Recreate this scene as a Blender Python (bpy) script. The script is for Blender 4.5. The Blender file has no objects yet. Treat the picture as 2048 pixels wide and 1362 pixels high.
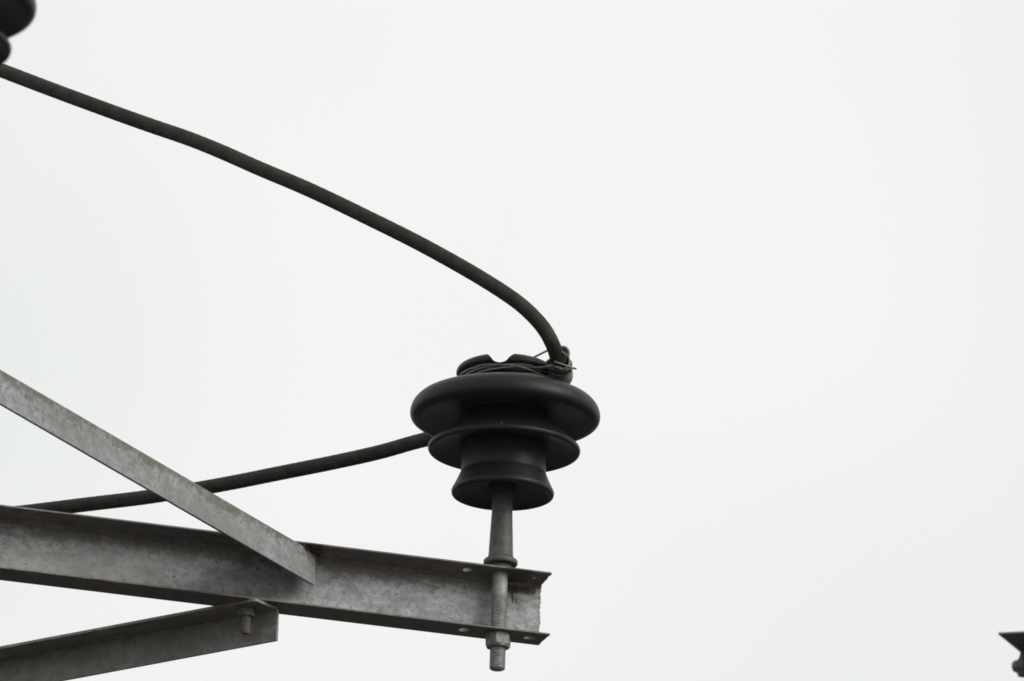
import bpy, bmesh, math, random
from mathutils import Vector, Matrix, noise
random.seed(7)
R = math.radians
scene = bpy.context.scene
COL = scene.collection

# ------------------------------------------------------------------ camera
F_MM, SENSOR, DIST = 300.0, 23.6, 14.8          # long lens looking up at a pole top
F_PX = F_MM / SENSOR * 2048.0
S = DIST / F_PX                                  # metres per photo pixel at the insulator (0.57 mm)
ELEV, ROLL = R(18.34), R(1.8)
CAM = Vector((0, 0, 1.6))
fwd = Vector((0, math.cos(ELEV), math.sin(ELEV)))
rx, up = Vector((1, 0, 0)), Vector((0, -math.sin(ELEV), math.cos(ELEV)))
rgt = math.cos(ROLL) * rx + math.sin(ROLL) * up
upc = -math.sin(ROLL) * rx + math.cos(ROLL) * up
cam = bpy.data.cameras.new('camera')
cam.lens, cam.sensor_width, cam.sensor_fit = F_MM, SENSOR, 'HORIZONTAL'
cam.clip_start, cam.clip_end = 0.1, 3000
cam.dof.use_dof = True
cam.dof.focus_distance = 14.85
cam.dof.aperture_fstop = 14
co = bpy.data.objects.new('camera', cam)
m = Matrix.Identity(4)
for i in range(3):
    m[i][0], m[i][1], m[i][2], m[i][3] = rgt[i], upc[i], -fwd[i], CAM[i]
co.matrix_world = m
COL.objects.link(co)
scene.camera = co

def ray(u, v):
    return (fwd + rgt * ((u - 1024) / F_PX) + upc * ((681 - v) / F_PX))
def at_depth(u, v, d): return CAM + ray(u, v) * d
def at_z(u, v, z):
    r = ray(u, v); return CAM + r * ((z - CAM.z) / r.z)
def at_y(u, v, y):
    r = ray(u, v); return CAM + r * (y / r.y)

# ------------------------------------------------------------------ sky, sun, exposure
SUN_EL, SUN_AZ = R(33), R(60)                    # to the right of and behind the camera, behind thin cloud
sun_dir = Vector((math.sin(SUN_AZ) * math.cos(SUN_EL), -math.cos(SUN_AZ) * math.cos(SUN_EL), math.sin(SUN_EL)))
world = bpy.data.worlds.new('World'); scene.world = world; world.use_nodes = True
wn, wl = world.node_tree.nodes, world.node_tree.links
wn.clear()
SKYOFF = (0.81, 0.81, 1.58)
wout = wn.new('ShaderNodeOutputWorld'); bg = wn.new('ShaderNodeBackground')
sky = wn.new('ShaderNodeTexSky'); sky.sky_type = 'NISHITA'; sky.sun_disc = False
sky.sun_elevation = SUN_EL; sky.sun_rotation = math.atan2(sun_dir.x, sun_dir.y)
sky.air_density, sky.dust_density = 1.0, 4.0
tc = wn.new('ShaderNodeTexCoord')
cl = wn.new('ShaderNodeTexNoise'); cl.inputs['Scale'].default_value = 10; cl.inputs['Detail'].default_value = 2
mp = wn.new('ShaderNodeMapping'); mp.inputs['Location'].default_value = SKYOFF
wl.new(tc.outputs['Generated'], mp.inputs[0]); wl.new(mp.outputs[0], cl.inputs['Vector'])
cr = wn.new('ShaderNodeValToRGB')
cr.color_ramp.elements[0].position, cr.color_ramp.elements[0].color = 0.30, (0.810, 0.840, 0.822, 1)
cr.color_ramp.elements[1].position, cr.color_ramp.elements[1].color = 0.62, (0.950, 0.965, 0.945, 1)
wl.new(cl.outputs['Fac'], cr.inputs[0])
x10 = wn.new('ShaderNodeVectorMath'); x10.operation = 'SCALE'; x10.inputs['Scale'].default_value = 9.9
wl.new(cr.outputs[0], x10.inputs[0])
mx = wn.new('ShaderNodeMix'); mx.data_type = 'RGBA'; mx.inputs[0].default_value = 0.96
wl.new(sky.outputs[0], mx.inputs[6]); wl.new(x10.outputs[0], mx.inputs[7])
wl.new(mx.outputs[2], bg.inputs[0]); bg.inputs[1].default_value = 0.1
wl.new(bg.outputs[0], wout.inputs[0])
sun = bpy.data.lights.new('sun', 'SUN'); sun.energy = 2.5; sun.angle = R(40); sun.color = (1, 0.975, 0.94)
so = bpy.data.objects.new('sun', sun); so.rotation_euler = sun_dir.to_track_quat('Z', 'Y').to_euler(); COL.objects.link(so)
scene.view_settings.view_transform = 'Standard'; scene.view_settings.look = 'None'
scene.cycles.filter_width = 1.7
scene.view_settings.exposure = 0; scene.view_settings.gamma = 1
scene.view_settings.use_curve_mapping = False

# ------------------------------------------------------------------ materials
def mat(name):
    mt = bpy.data.materials.new(name); mt.use_nodes = True
    nt = mt.node_tree; return mt, nt, nt.nodes['Principled BSDF']
class NT:
    def __init__(s, nt): s.nt = nt; s.n = nt.nodes; s.l = nt.links; s.tc = s.n.new('ShaderNodeTexCoord').outputs['Object']
    def noise(s, scale, detail=4, rough=0.6, stretch=(1, 1, 1), off=(0, 0, 0)):
        mpn = s.n.new('ShaderNodeMapping'); mpn.inputs['Scale'].default_value = stretch; mpn.inputs['Location'].default_value = off
        s.l.new(s.tc, mpn.inputs[0]); t = s.n.new('ShaderNodeTexNoise')
        t.inputs['Scale'].default_value = scale; t.inputs['Detail'].default_value = detail; t.inputs['Roughness'].default_value = rough
        s.l.new(mpn.outputs[0], t.inputs['Vector']); return t.outputs['Fac']
    def ramp(s, x, a, b, lo=0.0, hi=1.0):
        r = s.n.new('ShaderNodeMapRange'); r.interpolation_type = 'SMOOTHSTEP'
        r.inputs[1].default_value, r.inputs[2].default_value, r.inputs[3].default_value, r.inputs[4].default_value = a, b, lo, hi
        s.l.new(x, r.inputs[0]); return r.outputs[0]
    def math(s, op, a, b=None):
        r = s.n.new('ShaderNodeMath'); r.operation = op; r.use_clamp = False
        for i, v in enumerate((a, b)):
            if v is None: continue
            if isinstance(v, (int, float)): r.inputs[i].default_value = v
            else: s.l.new(v, r.inputs[i])
        return r.outputs[0]
    def mix(s, f, a, b):
        r = s.n.new('ShaderNodeMix'); r.data_type = 'RGBA'; r.clamp_factor = True
        for i, v in ((0, f), (6, a), (7, b)):
            if isinstance(v, (int, float)): r.inputs[i].default_value = v
            elif isinstance(v, tuple): r.inputs[i].default_value = (*v, 1)
            else: s.l.new(v, r.inputs[i])
        return r.outputs[2]
    def bump(s, h, strength, dist, bsdf):
        b = s.n.new('ShaderNodeBump'); b.inputs['Strength'].default_value = strength; b.inputs['Distance'].default_value = dist
        s.l.new(h, b.inputs['Height']); s.l.new(b.outputs[0], bsdf.inputs['Normal'])
    def xyz(s):
        x = s.n.new('ShaderNodeSeparateXYZ'); s.l.new(s.tc, x.inputs[0]); return x.outputs

def galvanised(name, base=(0.328, 0.338, 0.346), dirt=(0.135, 0.112, 0.088), off=(0, 0, 0), zdirt=None, spots=(), dirt_amt=(0.50, 0.68)):
    mt, nt, b = mat(name); k = NT(nt)
    big = k.noise(9, 5, 0.6, (0.45, 1, 1.2), off)
    med = k.noise(70, 5, 0.7, (0.6, 1, 1), off)
    fine = k.noise(420, 3, 0.7, (1, 1, 1), off)
    grain = k.noise(170, 4, 0.75, (0.8, 1, 1), (off[0] + 5, 3, 1))
    c = k.mix(k.ramp(big, 0.36, 0.64), (base[0]*0.82, base[1]*0.80, base[2]*0.76), tuple(v * 1.16 for v in base))
    c = k.mix(k.ramp(med, 0.38, 0.66, 0, 0.75), c, tuple(v * 0.54 for v in base))
    c = k.mix(k.ramp(grain, 0.47, 0.63, 0, 0.62), c, (base[0]*0.56, base[1]*0.53, base[2]*0.48))
    c = k.mix(k.ramp(fine, 0.48, 0.70, 0, 0.55), c, tuple(v * 0.55 for v in base))
    d = k.ramp(k.math('ADD', k.math('MULTIPLY', k.noise(22, 6, 0.75, (0.5, 1, 1), (off[0] + 3, 1, 2)), 0.7), k.math('MULTIPLY', med, 0.3)), *dirt_amt)
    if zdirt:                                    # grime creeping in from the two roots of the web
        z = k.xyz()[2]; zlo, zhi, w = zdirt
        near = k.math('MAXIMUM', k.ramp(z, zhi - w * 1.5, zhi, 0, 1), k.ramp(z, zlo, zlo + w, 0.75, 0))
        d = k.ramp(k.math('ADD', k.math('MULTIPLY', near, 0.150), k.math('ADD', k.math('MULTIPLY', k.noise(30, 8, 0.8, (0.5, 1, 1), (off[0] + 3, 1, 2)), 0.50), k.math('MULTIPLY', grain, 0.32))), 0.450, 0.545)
    c = k.mix(k.math('MULTIPLY', d, 0.70), c, dirt)
    sp = k.noise(160, 2, 0.5, (1, 1, 1), (off[0] + 9, 4, 1))
    c = k.mix(k.ramp(sp, 0.66, 0.72, 0, 0.6), c, (0.055, 0.048, 0.04))
    for (px, py, pz, rad, sx, sz, amt) in spots:  # rust blooms with shapes of their own
        mpn = k.n.new('ShaderNodeMapping'); mpn.vector_type = 'POINT'
        vs = k.n.new('ShaderNodeVectorMath'); vs.operation = 'SUBTRACT'; k.l.new(k.tc, vs.inputs[0]); vs.inputs[1].default_value = (px, py, pz)
        mpn.inputs['Scale'].default_value = (1 / sx, 0.0, 1 / sz); k.l.new(vs.outputs[0], mpn.inputs[0])
        ln = k.n.new('ShaderNodeVectorMath'); ln.operation = 'LENGTH'; k.l.new(mpn.outputs[0], ln.inputs[0])
        dd = k.math('ADD', ln.outputs['Value'], k.math('MULTIPLY', k.math('SUBTRACT', k.noise(120, 4, 0.7, (1.6, 1, 0.45), (px * 9, 2, 0)), 0.5), rad * 2.2))
        c = k.mix(k.ramp(dd, rad * 1.1, rad * 0.55, 0, amt), c, (0.040, 0.026, 0.017))
    k.l.new(c, b.inputs['Base Color'])
    b.inputs['Roughness'].default_value = 0.62; b.inputs['Metallic'].default_value = 0.12
    b.inputs['Specular IOR Level'].default_value = 0.3
    k.bump(k.math('ADD', med, k.math('MULTIPLY', fine, 0.5)), 0.25, 0.0008, b)
    return mt

def porcelain():
    mt, nt, b = mat('dark_glazed_porcelain'); k = NT(nt)
    n1 = k.noise(14, 4, 0.6); n2 = k.noise(260, 3, 0.6)
    c = k.mix(k.ramp(n1, 0.35, 0.7), (0.0066, 0.0058, 0.0062), (0.0118, 0.0092, 0.0086))
    dust = k.ramp(k.noise(50, 6, 0.75, (1, 1, 0.5), (4, 1, 0)), 0.5, 0.8, 0, 0.30)
    c = k.mix(dust, c, (0.030, 0.028, 0.026))
    c = k.mix(k.ramp(k.noise(150, 1, 0.4, (1, 1, 1), (2, 7, 5)), 0.795, 0.815, 0, 0.6), c, (0.35, 0.36, 0.33))
    k.l.new(c, b.inputs['Base Color'])
    k.l.new(k.ramp(n1, 0.3, 0.7, 0.38, 0.48), b.inputs['Roughness'])
    b.inputs['Specular IOR Level'].default_value = 0.21
    k.bump(k.math('ADD', n1, k.math('MULTIPLY', n2, 0.12)), 0.10, 0.002, b)
    return mt

def cable_mat():
    mt, nt, b = mat('weathered_aluminium_strand'); k = NT(nt)
    c = k.mix(k.ramp(k.noise(60, 5, 0.7), 0.3, 0.7), (0.020, 0.0185, 0.0155), (0.044, 0.040, 0.033))
    c = k.mix(k.ramp(k.noise(400, 3, 0.7), 0.45, 0.75, 0, 0.5), c, (0.012, 0.011, 0.009))
    k.l.new(c, b.inputs['Base Color']); b.inputs['Roughness'].default_value = 0.6; b.inputs['Metallic'].default_value = 0.1
    b.inputs['Specular IOR Level'].default_value = 0.2
    return mt
def plain(name, c1, c2, rough=0.6, scale=120, metal=0.1, bump=0.3):
    mt, nt, b = mat(name); k = NT(nt)
    n = k.noise(scale, 5, 0.7)
    k.l.new(k.mix(k.ramp(n, 0.3, 0.72), c1, c2), b.inputs['Base Color'])
    b.inputs['Roughness'].default_value = rough; b.inputs['Metallic'].default_value = metal
    b.inputs['Specular IOR Level'].default_value = 0.3
    k.bump(n, bump, 0.001, b)
    return mt

H, FL, WT = 132 * S, 76 * S, 8 * S               # channel depth, flange width, web thickness
M = {}
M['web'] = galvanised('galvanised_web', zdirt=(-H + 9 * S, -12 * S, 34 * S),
    spots=[(34*S, 0, -22*S, 13*S, 2.2, 0.9, .95), (72*S, 0, -22*S, 12*S, 1.8, .8, .9), (38*S, 0, -40*S, 6*S, .55, 1.8, .9), (45*S, 0, -46*S, 5*S, .4, 1.9, .8),
           (-415*S, 0, -22*S, 14*S, 2, .9, .8), (60*S, 0, -112*S, 7*S, 1.6, 1, .3), (99*S, 0, -66*S, 4*S, .7, 13, .6)])
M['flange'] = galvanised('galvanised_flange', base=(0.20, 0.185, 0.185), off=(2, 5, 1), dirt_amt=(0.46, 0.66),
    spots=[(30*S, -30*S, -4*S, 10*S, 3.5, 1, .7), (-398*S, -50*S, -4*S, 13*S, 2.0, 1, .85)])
M['brace'] = galvanised('galvanised_brace', base=(0.285, 0.297, 0.30), dirt=(0.095, 0.083, 0.064), off=(7, 1, 4), zdirt=(-190*S, 14*S, 42*S))
M['low'] = galvanised('galvanised_low_brace', base=(0.30, 0.285, 0.28), dirt=(0.18, 0.16, 0.14), off=(1, 8, 3), dirt_amt=(0.44, 0.66))
M['pin'] = plain('galvanised_pin', (0.046, 0.046, 0.043), (0.090, 0.091, 0.087), 0.55, 90)
M['stud'] = plain('zinc_stud', (0.20, 0.20, 0.195), (0.35, 0.355, 0.35), 0.5, 150)
M['nut'] = plain('worn_zinc_nut', (0.12, 0.112, 0.10), (0.29, 0.29, 0.28), 0.55, 180)
M['rust'] = plain('rusty_weld', (0.025, 0.016, 0.011), (0.085, 0.060, 0.042), 0.85, 300, 0.0, 0.8)
M['bolt'] = plain('dull_bolt', (0.085, 0.080, 0.068), (0.165, 0.150, 0.132), 0.65, 200)
M['porcelain'] = porcelain()
M['cable'] = cable_mat()
M['wire'] = plain('soft_tie_wire', (0.090, 0.085, 0.073), (0.165, 0.157, 0.136), 0.45, 250, 0.3)
M['dark'] = galvanised('dirty_far_steel', base=(0.15, 0.145, 0.13), off=(6, 2, 9))

# ------------------------------------------------------------------ mesh helpers
def link(name, verts, faces, material, parent=None, smooth=False, loc=None, bevel=0):
    me = bpy.data.meshes.new(name); me.from_pydata([tuple(v) for v in verts], [], faces)
    bm = bmesh.new(); bm.from_mesh(me)
    bmesh.ops.recalc_face_normals(bm, faces=bm.faces)
    bm.to_mesh(me); bm.free()
    me.materials.append(material)
    if smooth: me.polygons.foreach_set('use_smooth', [True] * len(me.polygons))
    o = bpy.data.objects.new(name, me); COL.objects.link(o)
    if parent: o.parent = parent
    if loc is not None: o.location = loc
    if bevel:
        md = o.modifiers.new('edge', 'BEVEL'); md.width = bevel; md.segments = 2; md.limit_method = 'ANGLE'
    return o
def empty(name, label, cat, mw, group=None):
    o = bpy.data.objects.new(name, None); o.empty_display_size = 0.05; o.matrix_world = mw; COL.objects.link(o)
    o['label'] = label; o['category'] = cat
    if group: o['group'] = group
    return o
def tag(o, label, cat, group=None):
    o['label'] = label; o['category'] = cat
    if group: o['group'] = group
def spline_pts(pts, n=6):
    out = []
    for i in range(len(pts) - 1):
        p0, p1, p2, p3 = pts[max(i-1, 0)], pts[i], pts[i+1], pts[min(i+2, len(pts)-1)]
        for j in range(n):
            t = j / n
            out.append(0.5 * ((2*p1) + (p2-p0)*t + (2*p0-5*p1+4*p2-p3)*t*t + (3*p1-p0-3*p2+p3)*t**3))
    out.append(pts[-1]); return out
def resample(pts, step):
    L = [0]
    for a, b in zip(pts, pts[1:]): L.append(L[-1] + (b - a).length)
    n = max(2, int(L[-1] / step)); out = []; j = 0
    for i in range(n + 1):
        s = L[-1] * i / n
        while j < len(L) - 2 and L[j+1] < s: j += 1
        d = L[j+1] - L[j]; t = (s - L[j]) / d if d > 1e-12 else 0
        out.append(pts[j].lerp(pts[j+1], t))
    return out
def tube(pts, rfun, segs, verts, faces):
    base = len(verts); n = len(pts); tan = []
    for i in range(n):
        tan.append((pts[min(i+1, n-1)] - pts[max(i-1, 0)]).normalized())
    nrm = tan[0].orthogonal().normalized(); dist = 0
    for i in range(n):
        nrm = (nrm - tan[i] * nrm.dot(tan[i])).normalized(); bi = tan[i].cross(nrm)
        if i: dist += (pts[i] - pts[i-1]).length
        for k in range(segs):
            a = 2 * math.pi * k / segs; r = rfun(a, dist)
            verts.append(pts[i] + (nrm * math.cos(a) + bi * math.sin(a)) * r)
    for i in range(n - 1):
        for k in range(segs):
            k2 = (k + 1) % segs
            faces.append((base+i*segs+k, base+i*segs+k2, base+(i+1)*segs+k2, base+(i+1)*segs+k))
    faces.append(tuple(base + k for k in range(segs))[::-1]); faces.append(tuple(base + (n-1)*segs + k for k in range(segs)))
def smooth_profile(p, n=5):
    q = spline_pts([Vector((a, b, 0)) for a, b in p], n); return [(max(v.x, 0.0), v.y) for v in q]
def lathe(profile, segs=96, zfun=None, rfun=None):
    verts, faces = [], []; n = len(profile)
    for (r, z) in profile:
        for k in range(segs):
            a = 2 * math.pi * k / segs; rr = rfun(r, z, a) if rfun else r
            x, y = rr * math.cos(a), rr * math.sin(a); zz = zfun(x, y, z) if zfun else z
            verts.append(Vector((x, y, zz)) * S)
    for i in range(n - 1):
        for k in range(segs):
            k2 = (k + 1) % segs
            faces.append((i*segs+k, i*segs+k2, (i+1)*segs+k2, (i+1)*segs+k))
    faces.append(tuple(range(segs))[::-1]); faces.append(tuple((n-1)*segs + k for k in range(segs)))
    return verts, faces
def prism(poly, z0, z1):
    n = len(poly)
    v = [Vector((x, y, z0)) for x, y in poly] + [Vector((x, y, z1)) for x, y in poly]
    f = [tuple(range(n))[::-1], tuple(range(n, 2*n))] + [(i, (i+1) % n, n+(i+1) % n, n+i) for i in range(n)]
    return v, f
def hexnut(rc, h, bore, chamfer_low=True, rot=0):
    """hexagonal nut hanging below z=0 with a chamfered lower rim and an open bore"""
    segs = 36; prof = [(0.86, -h), (1.0, -h * 0.84), (1.0, -h*0.5), (1.0, -h * 0.06), (0.93, 0)]
    verts, faces = [], []
    def hexr(a):
        q = ((a - rot) % (math.pi/3)) - math.pi/6
        return rc * math.cos(math.pi/6) / math.cos(q)
    rings = [[(bore, -h)] * 1] + [[p] for p in prof] + [[(bore, 0)]]
    allr = []
    for idx, rg in enumerate(rings):
        f, z = rg[0]
        for k in range(segs):
            a = 2*math.pi*k/segs
            if idx in (0, len(rings)-1): r = f
            elif idx == 1: r = rc * 0.84
            elif idx == 5: r = min(hexr(a), rc * 0.93)
            elif idx == 2: r = min(hexr(a), rc * 0.985)
            else: r = hexr(a)
            zz = z
            if idx == 2: zz = -h * (0.84 + 0.10 * (1 - (r / rc)))
            verts.append(Vector((r*math.cos(a), r*math.sin(a), zz)) * S)
    n = len(rings)
    for i in range(n):
        for k in range(segs):
            k2 = (k+1) % segs; j = (i+1) % n
            faces.append((i*segs+k, i*segs+k2, j*segs+k2, j*segs+k))
    return verts, faces
def cutout(o, cutters):
    for vs, fs in cutters:
        c = link('cutter', vs, fs, M['dark']); c.matrix_world = o.matrix_basis if not o.parent else o.parent.matrix_world @ o.matrix_basis
        md = o.modifiers.new('hole', 'BOOLEAN'); md.operation = 'DIFFERENCE'; md.object = c; md.solver = 'EXACT'
    bpy.context.view_layer.update()
    dg = bpy.context.evaluated_depsgraph_get()
    me = bpy.data.meshes.new_from_object(o.evaluated_get(dg)); olds = [md.object for md in o.modifiers if md.type == 'BOOLEAN']
    o.modifiers.clear(); o.data = me
    for c in olds: bpy.data.objects.remove(c)

# ------------------------------------------------------------------ ground (far below, only its dim bounce is seen)
g = 120.0
me_v = [(-g, -g, 0), (g, -g, 0), (g, g, 0), (-g, g, 0)]
ground = link('ground', me_v, [(0, 1, 2, 3)], plain('field_grass', (0.036, 0.033, 0.028), (0.052, 0.047, 0.042), 0.9, 0.6, 0))
ground['kind'] = 'structure'

# thin volume added to lift the blacks like veiling glare: one closed box round camera, ground and poles
hb = 130.0
hv = [(x, y, z) for z in (-1.0, 9.5) for x, y in ((-hb, -hb), (hb, -hb), (hb, hb), (-hb, hb))]
hz = bpy.data.materials.new('glare_veil_volume'); hz.use_nodes = True
hn = hz.node_tree.nodes; hn.clear()
ho = hn.new('ShaderNodeOutputMaterial'); pv = hn.new('ShaderNodeVolumePrincipled')
pv.inputs['Density'].default_value = 0.00030; pv.inputs['Color'].default_value = (0.93, 0.93, 0.95, 1); pv.inputs['Anisotropy'].default_value = 0.1
hz.node_tree.links.new(pv.outputs[0], ho.inputs['Volume'])
glare_veil = link('glare_veil', hv, [(0, 3, 2, 1), (4, 5, 6, 7), (0, 1, 5, 4), (1, 2, 6, 5), (2, 3, 7, 6), (3, 0, 4, 7)], hz)
glare_veil['kind'] = 'stuff'

# ------------------------------------------------------------------ reference frame of the crossarm
AZ = R(17)
B = Vector((math.cos(AZ), math.sin(AZ), 0)); T = Vector((math.sin(AZ), -math.cos(AZ), 0))   # along the arm, towards the viewer
P0 = at_depth(1000.5, 1142, DIST)               # centre of the stud hole, on top of the upper flange
Y_AX, Z_TOP = P0.y, P0.z
STUD_T = 42 * S                                  # distance of the stud from the back of the web
def arm_matrix(p):                               # local x along the arm, local y away from the viewer, z up; origin at the stud hole
    mm = Matrix.Identity(4)
    for i in range(3): mm[i][0], mm[i][1], mm[i][2], mm[i][3] = B[i], -T[i], (0, 0, 1)[i], p[i]
    return mm

def jag(amp, n, lo, hi, seed):
    return [(lo + (hi - lo) * i / n, amp * (0.55 * noise.noise(Vector((i * 0.83, seed, 0))) + 0.9 * noise.noise(Vector((i * 0.29, seed, 4))) + 0.8 * noise.noise(Vector((i * 0.11, seed, 9))))) for i in range(n + 1)]

def make_crossarm(p, label, left, rough_end=True):
    root = empty('crossarm', label, 'crossarm', arm_matrix(p), 'steel channel crossarms')
    yb = STUD_T                                   # back of web in local y
    yf = STUD_T - FL                              # tip of flanges
    x0, x1 = -left * S, 97 * S
    # web: jagged burnt end, extruded through its thickness
    jg = jag(2.1 * S, 60, -H + 9 * S, -9 * S, 3.3)
    poly = [(x0, -H + 9*S)] + [(x1 - 14*S*0 + d - 0.0*S, z) for z, d in jg] + [(x0, -9*S)]
    n = len(poly)
    v = [Vector((x, yb - WT, z)) for x, z in poly] + [Vector((x, yb, z)) for x, z in poly]
    f = [tuple(range(n)), tuple(range(n, 2*n))[::-1]] + [(i, (i+1) % n, n+(i+1) % n, n+i) for i in range(n)]
    web = link('web', v, f, M['web'], root, bevel=0.4*S)
    flanges = []
    for sgn, zout in ((1, 0.0), (-1, -H)):
        ts = [0, 3, 8, 9.5, 11.5, 14, 17, 20.5] + [24 + i * 2.6 for i in range(20)] + [74.6, 76]
        def thick(t):
            th = 4.2 + 4.8 * (76 - t) / 68
            if t > 8: th += 9 * max(0, 1 - (t - 8) / 13) ** 2.2
            if t <= 8: th = 9
            return th
        vt, ft = [], []
        for i, t in enumerate(ts):
            j = 2.4 * noise.noise(Vector((i * 0.8, 8.1 * sgn, 1))) + (2.5 * noise.noise(Vector((i * 0.25, 5.1 * sgn, 6))))
            zt = thick(t); ins = 0.0
            if t == 76: ins = 1.0; zt -= 0.8
            y = yb - t * S
            for x in (x0, x1 + j * S):
                vt.append(Vector((x, y, zout - sgn * ins * S))); vt.append(Vector((x, y, zout - sgn * zt * S)))
        m_ = len(ts)
        for i in range(m_ - 1):
            a, b = 4*i, 4*(i+1)
            ft += [(a, a+2, b+2, b), (a+1, b+1, b+3, a+3), (a, b, b+1, a+1), (a+2, a+3, b+3, b+2)]
        ft += [(0, 1, 3, 2), (4*(m_-1), 4*(m_-1)+2, 4*(m_-1)+3, 4*(m_-1)+1)]
        fl = link('flange', vt, ft, M['flange'], root)
        flanges.append(fl)
        cyl = lambda cx, cy, r: ([Vector((cx + r*math.cos(2*math.pi*k/28), cy + r*math.sin(2*math.pi*k/28), zz)) * S for zz in (zout/S - 20, zout/S + 20) for k in range(28)],
              [tuple(range(28))[::-1], tuple(range(28, 56))] + [(k, (k+1) % 28, 28+(k+1) % 28, 28+k) for k in range(28)])
        if sgn > 0: cuts = [cyl(-69, -1, 9.6), cyl(64, -2, 3.0), cyl(73, -2, 5.4), cyl(0, 0, 16.5)]
        else: cuts = [cyl(-71, 0, 12), cyl(64, 2, 9.5), cyl(77, 2, 4.0), cyl(0, 0, 16.5)]
        cutout(fl, cuts)
    return root

arm = make_crossarm(P0, 'weathered galvanised channel crossarm with bolt holes carrying the central black insulator', 2600)

# ------------------------------------------------------------------ pin insulator (profile in photo pixels, z from top of the flange)
def make_insulator(p, label):
    root = empty('pin_insulator', label, 'insulator', Matrix.Translation(p) @ Matrix.Rotation(R(-8), 4, 'Z'), 'black porcelain pin insulators')
    P = M['porcelain']
    # bottom skirt, hollow
    prof = [(26, 200), (27, 188), (34, 178), (60, 171), (84, 165), (95, 158.5), (98.5, 157.4), (101.5, 159), (103, 163), (102.8, 167), (99.5, 174), (95, 183), (91.5, 191), (88.4, 198.5), (86.6, 202), (85.6, 207), (85, 220), (84, 240), (83.5, 262)]
    v, f = lathe(smooth_profile(prof, 4), 112); link('lower_skirt', v, f, P, root, True)
    prof = [(70, 275), (84, 266), (100, 260), (128, 254), (143, 250.5), (148, 249.6), (151.5, 251), (153, 255), (152.6, 259), (149.5, 262.5), (143, 268), (131, 279), (117, 291), (104, 302), (93, 313), (85, 323), (82, 332), (80, 345)]
    v, f = lathe(smooth_profile(prof, 4), 128); link('middle_shed', v, f, P, root, True)
    prof = [(70, 332), (84, 327), (100, 322.5), (140, 315.5), (166, 312.8), (176, 312.3), (183, 314), (188.5, 318.5), (191, 326), (190.3, 335), (186.3, 345.5), (179, 354.5), (170, 361), (150, 369.5), (125, 376.5), (104, 381.5), (93, 385), (88, 389), (86.5, 395), (86.5, 402)]
    v, f = lathe(smooth_profile(prof, 5), 160); link('upper_shed', v, f, P, root, True)
    # grooved head
    prof = [(86.3, 398), (86.8, 402), (91, 405.5), (97.5, 408.5), (100.8, 412.5), (100.8, 417), (98.5, 422), (94, 426.5), (88, 430), (84, 431.4)] + [(r, 432.2) for r in range(80, 2, -4)] + [(1, 432.2)]
    def groove(x, y, z):
        q = abs(x + 0.0)
        if q < 30: lim = 406.5 + 5.0*(q/14)**2 if q < 14 else 411.5 + 22*((q-14)/16)**0.92
        else: return z
        return min(z, lim)
    v, f = lathe(smooth_profile(prof, 3), 240, zfun=groove); link('head', v, f, P, root, True)
    # pin with collar
    v, f = lathe([(27, 27), (25.4, 29.5), (24.6, 34), (24, 50), (22.8, 78), (21.5, 108), (20.6, 127), (20, 150), (19, 205)], 48)
    pin = link('pin', v, f, M['pin'], root, True)
    v, f = lathe([(16, 14), (31, 12), (32.8, 12), (34.3, 14.5), (34.3, 20.5), (33, 22.6), (29, 24.6), (26.5, 27), (25.5, 27.8)], 56)
    link('collar', v, f, M['pin'], pin, True)
    v, f = lathe([(16, 0.6), (22, 0.6), (23, 2), (23, 12), (16, 12.4)], 48)
    link('washer', v, f, M['bolt'], pin, True)
    # stud
    pitch = 3.7
    prof = [(15.2, 14), (15.3, 4), (15.3, -46)] ; z = -46
    while z > -205: prof.append((16, z)); z -= pitch / 6
    prof += [(13.6, -205.4), (12.5, -206.5)]
    def thr(r, z, a):
        if r != 16: return r
        t = (z / pitch + a / (2*math.pi)) % 1.0
        return 16.1 - 1.9 * (1 - abs(2*t - 1)) * min(1, max(0.15, (-46 - z) / 12))
    v, f = lathe(prof, 40, rfun=thr); st = link('stud', v, f, M['stud'], root, False)
    nv, nf = hexnut(27.2, 28, 14.2, rot=R(30 + 8 - 8)); nt_ = link('nut', nv, nf, M['nut'], root); nt_.location = (0, 0, -H - 0.6*S)
    return root
ins = make_insulator(P0, 'black three-shed pin insulator at picture centre with cable tied to its neck')

def copy_tree(o, parent=None):
    c = o.copy(); COL.objects.link(c)
    if parent: c.parent = parent
    for ch in [q for q in bpy.data.objects if q.parent == o]: copy_tree(ch, c)
    return c
# second insulator, nearer the viewer and higher, only its sheds reach into the frame at the upper left
D2 = DIST / 1.22
rim = at_depth(-160, 14, D2)
P2 = rim - Vector((0, 0, 323 * S))
ins2 = copy_tree(ins); ins2.matrix_world = Matrix.Translation(P2) @ Matrix.Rotation(R(40), 4, 'Z')
ins2['label'] = 'black pin insulator cut off by the top left corner, two sheds showing'
arm2 = make_crossarm(P2, 'galvanised channel crossarm just outside the left edge, under the corner insulator', 1500)

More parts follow.
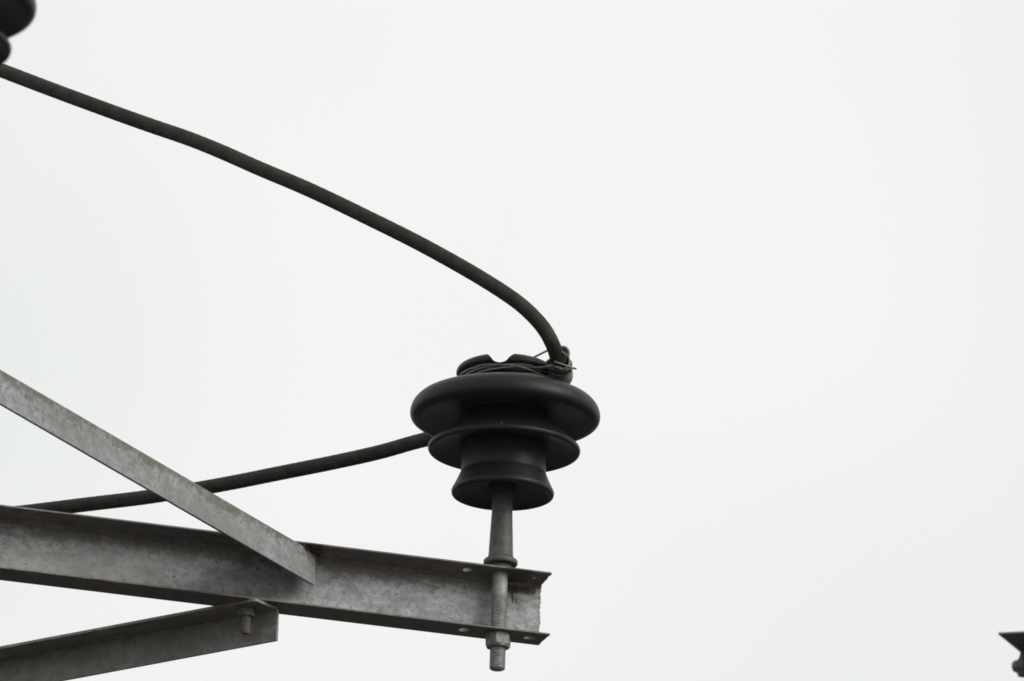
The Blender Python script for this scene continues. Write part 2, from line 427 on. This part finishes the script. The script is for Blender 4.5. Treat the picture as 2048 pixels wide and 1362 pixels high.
# ------------------------------------------------------------------ upper brace: angle iron from the pocket of the crossarm towards the viewer and up-left in the picture
def clip_half(poly, nx, ny, c):                    # keep nx*x+ny*y <= c
    out = []
    for i in range(len(poly)):
        a, b = poly[i], poly[(i+1) % len(poly)]
        da, db = nx*a[0]+ny*a[1]-c, nx*b[0]+ny*b[1]-c
        if da <= 0: out.append(a)
        if da * db < 0:
            t = da / (da - db); out.append((a[0]+(b[0]-a[0])*t, a[1]+(b[1]-a[1])*t))
    return out
zb = Z_TOP - 8.0 * S
E = at_z(632, 1106.5, zb); A0 = at_z(0, 738.5, zb)
d = (E - A0).normalized(); A = E - d * 1.75
nrm = Vector((-d.y, d.x, 0)); nrm = nrm if nrm.y > 0 else -nrm        # away, to the left
Lm = Matrix.Identity(4)
for i in range(3): Lm[i][0], Lm[i][1], Lm[i][2], Lm[i][3] = d[i], nrm[i], (0, 0, 1)[i], E[i]
brace = empty('angle_brace', 'light grey angle brace slanting from the left edge down onto the crossarm', 'brace', Lm, 'angle iron braces')
LEN, LH, TH = 1.75, 66.5 * S, 6.5 * S
v, f = prism([(-LEN, 0), (0, 0), (0, TH), (-LEN, TH)], -LH, 0)
link('vertical_leg', v, f, M['brace'], brace, bevel=0.7*S)
# horizontal leg, mitred where it meets the web
inv = Lm.inverted()
webp = arm_matrix(P0) @ Vector((0, STUD_T - WT - 2*S, 0))
nl = inv.to_3x3() @ (-T); pl = inv @ webp; cc = nl.x*pl.x + nl.y*pl.y
hp = clip_half([(-LEN, TH), (-1*S, TH), (-1*S, 66*S), (-LEN, 66*S)], nl.x, nl.y, cc)
v, f = prism(hp, -6.5*S, -0.5*S); link('horizontal_leg', v, f, M['brace'], brace)
# weld beads, lumpy
def lump(name, pts, r, parent, inv_m, seed):
    vs, fs = [], []
    loc = [inv_m @ p for p in pts]; pp = resample(loc, 1.2*S)
    n = len(pp)
    tube(pp, lambda a, dd: r * (0.75 + 0.9*noise.noise(Vector((math.cos(a)*1.2 + seed, math.sin(a)*1.2, dd/S*0.16))) + 0.35*noise.noise(Vector((math.cos(a)*3 + seed, math.sin(a)*3, dd/S*0.5)))), 14, vs, fs)
    return link(name, vs, fs, M['rust'], parent, True)
lump('weld_bead', [at_z(606, 1092, zb), at_z(620, 1099, zb), at_z(634, 1108, zb)], 4.6*S, brace, inv, 1.0)
lump('weld_bead', [at_z(628, 1100, zb-1*S), at_z(637, 1107, zb-2*S), at_z(638, 1113, zb-3*S)], 3.6*S, brace, inv, 5.0)

# ------------------------------------------------------------------ lower brace: angle iron bolted under the lower flange, running back and down-left in the picture
zl = Z_TOP - H - 0.8 * S
E2 = at_z(555, 1213.5, zl); A2 = at_z(120, 1295.5, zl)
d2 = (E2 - A2).normalized(); n2 = Vector((d2.y, -d2.x, 0)); n2 = n2 if n2.y < 0 else -n2     # towards the viewer
Lm2 = Matrix.Identity(4)
for i in range(3): Lm2[i][0], Lm2[i][1], Lm2[i][2], Lm2[i][3] = d2[i], n2[i], (0, 0, 1)[i], E2[i]
brace2 = empty('angle_brace', 'dark angle brace bolted under the crossarm and running to the bottom left', 'brace', Lm2, 'angle iron braces')
LH2, LW2 = 70 * S, 70 * S
v, f = prism([(-1.7, -6*S), (0, -6*S), (0, 0), (-1.7, 0)], -LH2, 0); link('vertical_leg', v, f, M['low'], brace2, bevel=0.7*S)
v, f = prism([(-1.7, 0), (0, 0), (-2*S, 66*S), (-6*S, LW2), (-1.7, LW2)], -6*S, 0); link('horizontal_leg', v, f, M['low'], brace2, bevel=0.6*S)
inv2 = Lm2.inverted()
bp = inv2 @ at_z(493, 1211, zl); bp.z = -6*S
v, f = hexnut(18, 17, 9, rot=R(12)); bn = link('bolt', *lathe([(10.4, 12), (10.4, -18)] + [(10.4 - (i % 2) * 0.9, -18 - i*1.7) for i in range(20)] + [(8.5, -53)], 32), M['bolt'], brace2, False)
bn.location = bp
nn = link('nut', v, f, M['bolt'], bn); nn.location = (0, 0, -0.5*S)
wv, wf = lathe([(10.5, 0), (21, 0), (21, -2.4), (10.5, -2.4)], 40); link('washer', wv, wf, M['bolt'], bn).location = (0, 0, 0)

# ------------------------------------------------------------------ conductor: one stranded cable, past the neck and round behind the insulator
def ay(u, v, a): return at_y(u, v, Y_AX + a * S)
right = [(-420, -20, 1000), (-200, 62, 720), (0, 139.6, 520), (113, 182.6, 415), (180, 207.4, 360), (240, 229.3, 315), (300, 250.6, 270), (345, 266, 238), (375, 275.8, 210), (447, 305, 150), (520, 337.7, 95), (600, 371, 40),
         (673, 404.8, -5), (750, 442.5, -45), (820, 477, -80), (880, 509, -105), (960, 554.5, -130), (1000, 580, -137), (1032.7, 602.3, -140), (1062.6, 628.5, -140), (1087.6, 657, -136), (1104, 686, -126), (1113, 711, -100), (1116.5, 735, -56), (1117.5, 758, 0)]
back = [(1116, 780, 62), (1100, 800, 125), (1060, 820, 178), (1000, 842, 225), (920, 864, 285), (838, 881.5, 345), (765, 903, 425), (660, 926.2, 520), (555, 947, 615), (450, 968, 715), (300, 993.4, 850), (200, 1005.5, 930), (147, 1012, 975), (50, 1024, 1040), (-100, 1041, 1130), (-450, 1080, 1320)]
pts = [ay(*q) for q in right + back]
path = resample(spline_pts(pts, 14), 2.6e-3)
W_ = 11                                          # a stiff conductor has no short waves: smooth them out, leaving the tie alone
tie_p = ay(1110, 700, -115)
sm = []
for i, p in enumerate(path):
    w = min(W_, i, len(path) - 1 - i, max(0, int(((p - tie_p).length - 0.05) / 0.006)))
    sm.append(sum((path[j] for j in range(i - w, i + w + 1)), Vector((0, 0, 0))) / (2*w + 1))
path = sm
NST, RAD, LAY = 18, 15.0 * S, 0.235
cv, cf = [], []
def strand(a, dist):
    th = (a - 2*math.pi*dist/LAY) * NST / (2*math.pi)
    q = (th % 1.0) * 2 - 1
    return RAD * (0.83 + 0.17 * math.sqrt(max(0, 1 - q*q)))
tube(path, strand, NST * 8, cv, cf)
org = path[len(path)//2].copy()
cable = link('overhead_cable', [p - org for p in cv], cf, M['cable'], None, True, org)
tag(cable, 'thick dark stranded conductor curving down from upper left and passing behind the insulator', 'cable')

# ------------------------------------------------------------------ tie wire: turns round the neck, a tight coil on the conductor, loose ends
wr = 2.3 * S
vs, fs = [], []
def neck(z, ang, r): return P0 + Vector((r*math.cos(ang), r*math.sin(ang), z)) * S     # ang 0 right, -90 towards the viewer
def wire(pl, r=wr): tube(resample(spline_pts(pl, 8), 2.0*S), lambda a, dd: r, 8, vs, fs)
rings = [(392, 5, 0.3, 91), (401, 5.5, -0.6, 91.5), (397, -7, 0.9, 93.5), (404, 3, 0.4, 94)]
for (z0_, amp, ph, rr) in rings:
    wire([neck(z0_ + amp*math.sin(a + ph) + 1.0*math.sin(3*a + z0_), a, rr + 0.8*math.sin(2*a + ph)) for a in [R(12*i) for i in range(31)]])
# crossing strands on the front, leading up to the coil on the conductor
c1 = ay(1106, 722, -92); c2 = ay(1130, 738, -60); c3 = ay(1100, 738, -40)
wire([neck(392, R(-175), 93), neck(395, R(-140), 96), neck(401, R(-105), 97), neck(405, R(-70), 99), neck(403, R(-48), 102), c1 + Vector((0, 0, -8*S)), c2])
wire([neck(388, R(-150), 95), neck(392, R(-115), 97), neck(399, R(-80), 98), neck(403, R(-55), 101), c1 + Vector((4*S, 0, -12*S)), c2 + Vector((6*S, 0, -5*S))])
wire([neck(404, R(-165), 93), neck(404, R(-120), 98), neck(400, R(-80), 99), neck(394, R(-50), 98), neck(388, R(-25), 103), neck(386, R(0), 106), neck(388, R(25), 108)])
wire([neck(386, R(-85), 96), neck(389, R(-55), 99), neck(392, R(-30), 106), neck(391, R(-8), 122), neck(396, R(10), 118)])
# coil
i0 = min(range(len(path)), key=lambda i: (path[i] - ay(1106, 690, -124)).length)
i1 = min(range(len(path)), key=lambda i: (path[i] - ay(1117.5, 755, -6)).length)
seg = resample(path[i0:i1+1], 0.5*S)
def coil(seg, f0, f1, turns, r0, ph, off=Vector((0, 0, 0)), wob=1.2):
    i_a, i_b = int(f0*(len(seg)-1)), int(f1*(len(seg)-1)); out = []; N = int(turns*22)
    for k in range(N + 1):
        t = k / N; i = int(i_a + (i_b - i_a)*t); p = seg[i]
        tg = (seg[min(i+3, len(seg)-1)] - seg[max(i-3, 0)]).normalized()
        u = tg.cross(Vector((0, 0, 1))).normalized(); w = u.cross(tg)
        a = ph + 2*math.pi*turns*t; r = (r0 + wob*math.sin(a*0.37 + 1) + 0.8*math.sin(a*1.3)) * S
        out.append(p + off + (u*math.cos(a) + w*math.sin(a)) * r)
    return out
def rawtube(pl, r=wr): tube(resample(pl, 2.0*S), lambda a, dd: r, 8, vs, fs)
rawtube(coil(seg, 0.40, 0.56, 4, 18.0, 0.4, Vector((5*S, 0, 0)), 0.8), wr)
rawtube(coil(seg, 0.56, 0.98, 11, 20.5, 2.0, Vector((3*S, 0, 0)), 1.4), wr*1.2)
rawtube(coil(seg, 0.70, 0.90, 3, 23.0, 1.0, Vector((3*S, 0, 0)), 1.2), wr)
# loose loop standing right of the conductor, the wire reaching over the head and the cut tail
def spiral(u, v, a0, r_out, r_in, turns, drift, squash=1.0):
    out = []; N = int(turns * 20)
    for k in range(N + 1):
        t = k / N; ang = 2*math.pi*turns*t + 0.7; r = r_out + (r_in - r_out)*t
        out.append(ay(u + r*math.cos(ang) + 0.8*math.sin(ang*0.4), v + squash*r*math.sin(ang), a0 + drift*t))
    return out
rawtube(spiral(1126, 707.5, -72, 13.5, 3, 3.2, 14, 1.15), wr*1.45)
rawtube(spiral(1132, 729, -66, 12.5, 3, 2.8, 12), wr*1.4)
rawtube(spiral(1101, 728, -70, 10, 3, 2.2, 10), wr*1.3)
wire([ay(1122, 744, -60), ay(1136, 744, -72), ay(1143, 738, -78)], wr*1.4)
wire([ay(1050, 722, 30), ay(1070, 713.5, -20), ay(1086, 705.5, -60), ay(1099, 699.5, -95), ay(1110, 699, -112), ay(1126, 705, -112), ay(1131, 716, -100)], wr*0.95)
wire([ay(1108, 723, -110), ay(1122, 728, -108), ay(1136, 733, -100), ay(1145, 735.8, -95), ay(1152.5, 737.5, -92)], wr*0.95)
org = P0 + Vector((0, 0, 395*S))
tie = link('tie_wire', [p - org for p in vs], fs, M['wire'], None, True, org)
tag(tie, 'thin tie wire wound round the insulator neck and coiled on the cable', 'wire')

# ------------------------------------------------------------------ end of another steel arm at the lower right corner
D3 = 17.0; k3 = D3 / DIST
Q = at_depth(1996, 1268.5, D3); q1 = at_z(2048, 1266, Q.z); q2 = at_z(2048, 1311, Q.z)
e1 = (q1 - Q).normalized(); e2 = (q2 - Q).normalized()
Lm3 = Matrix.Identity(4)
ny3 = Vector((-e1.y, e1.x, 0))
for i in range(3): Lm3[i][0], Lm3[i][1], Lm3[i][2], Lm3[i][3] = e1[i], ny3[i], (0, 0, 1)[i], Q[i]
far = empty('crossarm', 'dark end of another steel arm at the lower right corner, underside showing', 'crossarm', Lm3)
el = Lm3.inverted().to_3x3() @ e2
W3 = 0.125
sh = el.x / el.y
s3 = S * k3
v, f = prism([(0, 0.001), (1.2, 0.001), (1.2, W3), (sh*W3, W3)], 0, 4.5*s3); link('flange', v, f, M['dark'], far, bevel=0.8*S)
v, f = prism([(5*s3, 0.009), (1.2, 0.009), (1.2, 0.014), (5*s3 + sh*0.005, 0.014)], -2.6*s3, -0.001*s3); link('edge_strip', v, f, M['dark'], far)
bq = Lm3.inverted() @ at_z(2047, 1300, Q.z); bq.z = 0
prof = [(7, 2), (7, -9), (8.5, -15), (12.5, -24), (13, -25.5), (21, -26), (23, -28.5), (23.6, -36), (21, -43), (14, -46), (12, -47), (12, -51), (9.5, -55), (4, -56.5)]
v, f = lathe([(r*k3, z*k3) for r, z in prof], 40); bb = link('bolt', v, f, M['bolt'], far, True); bb.location = bq
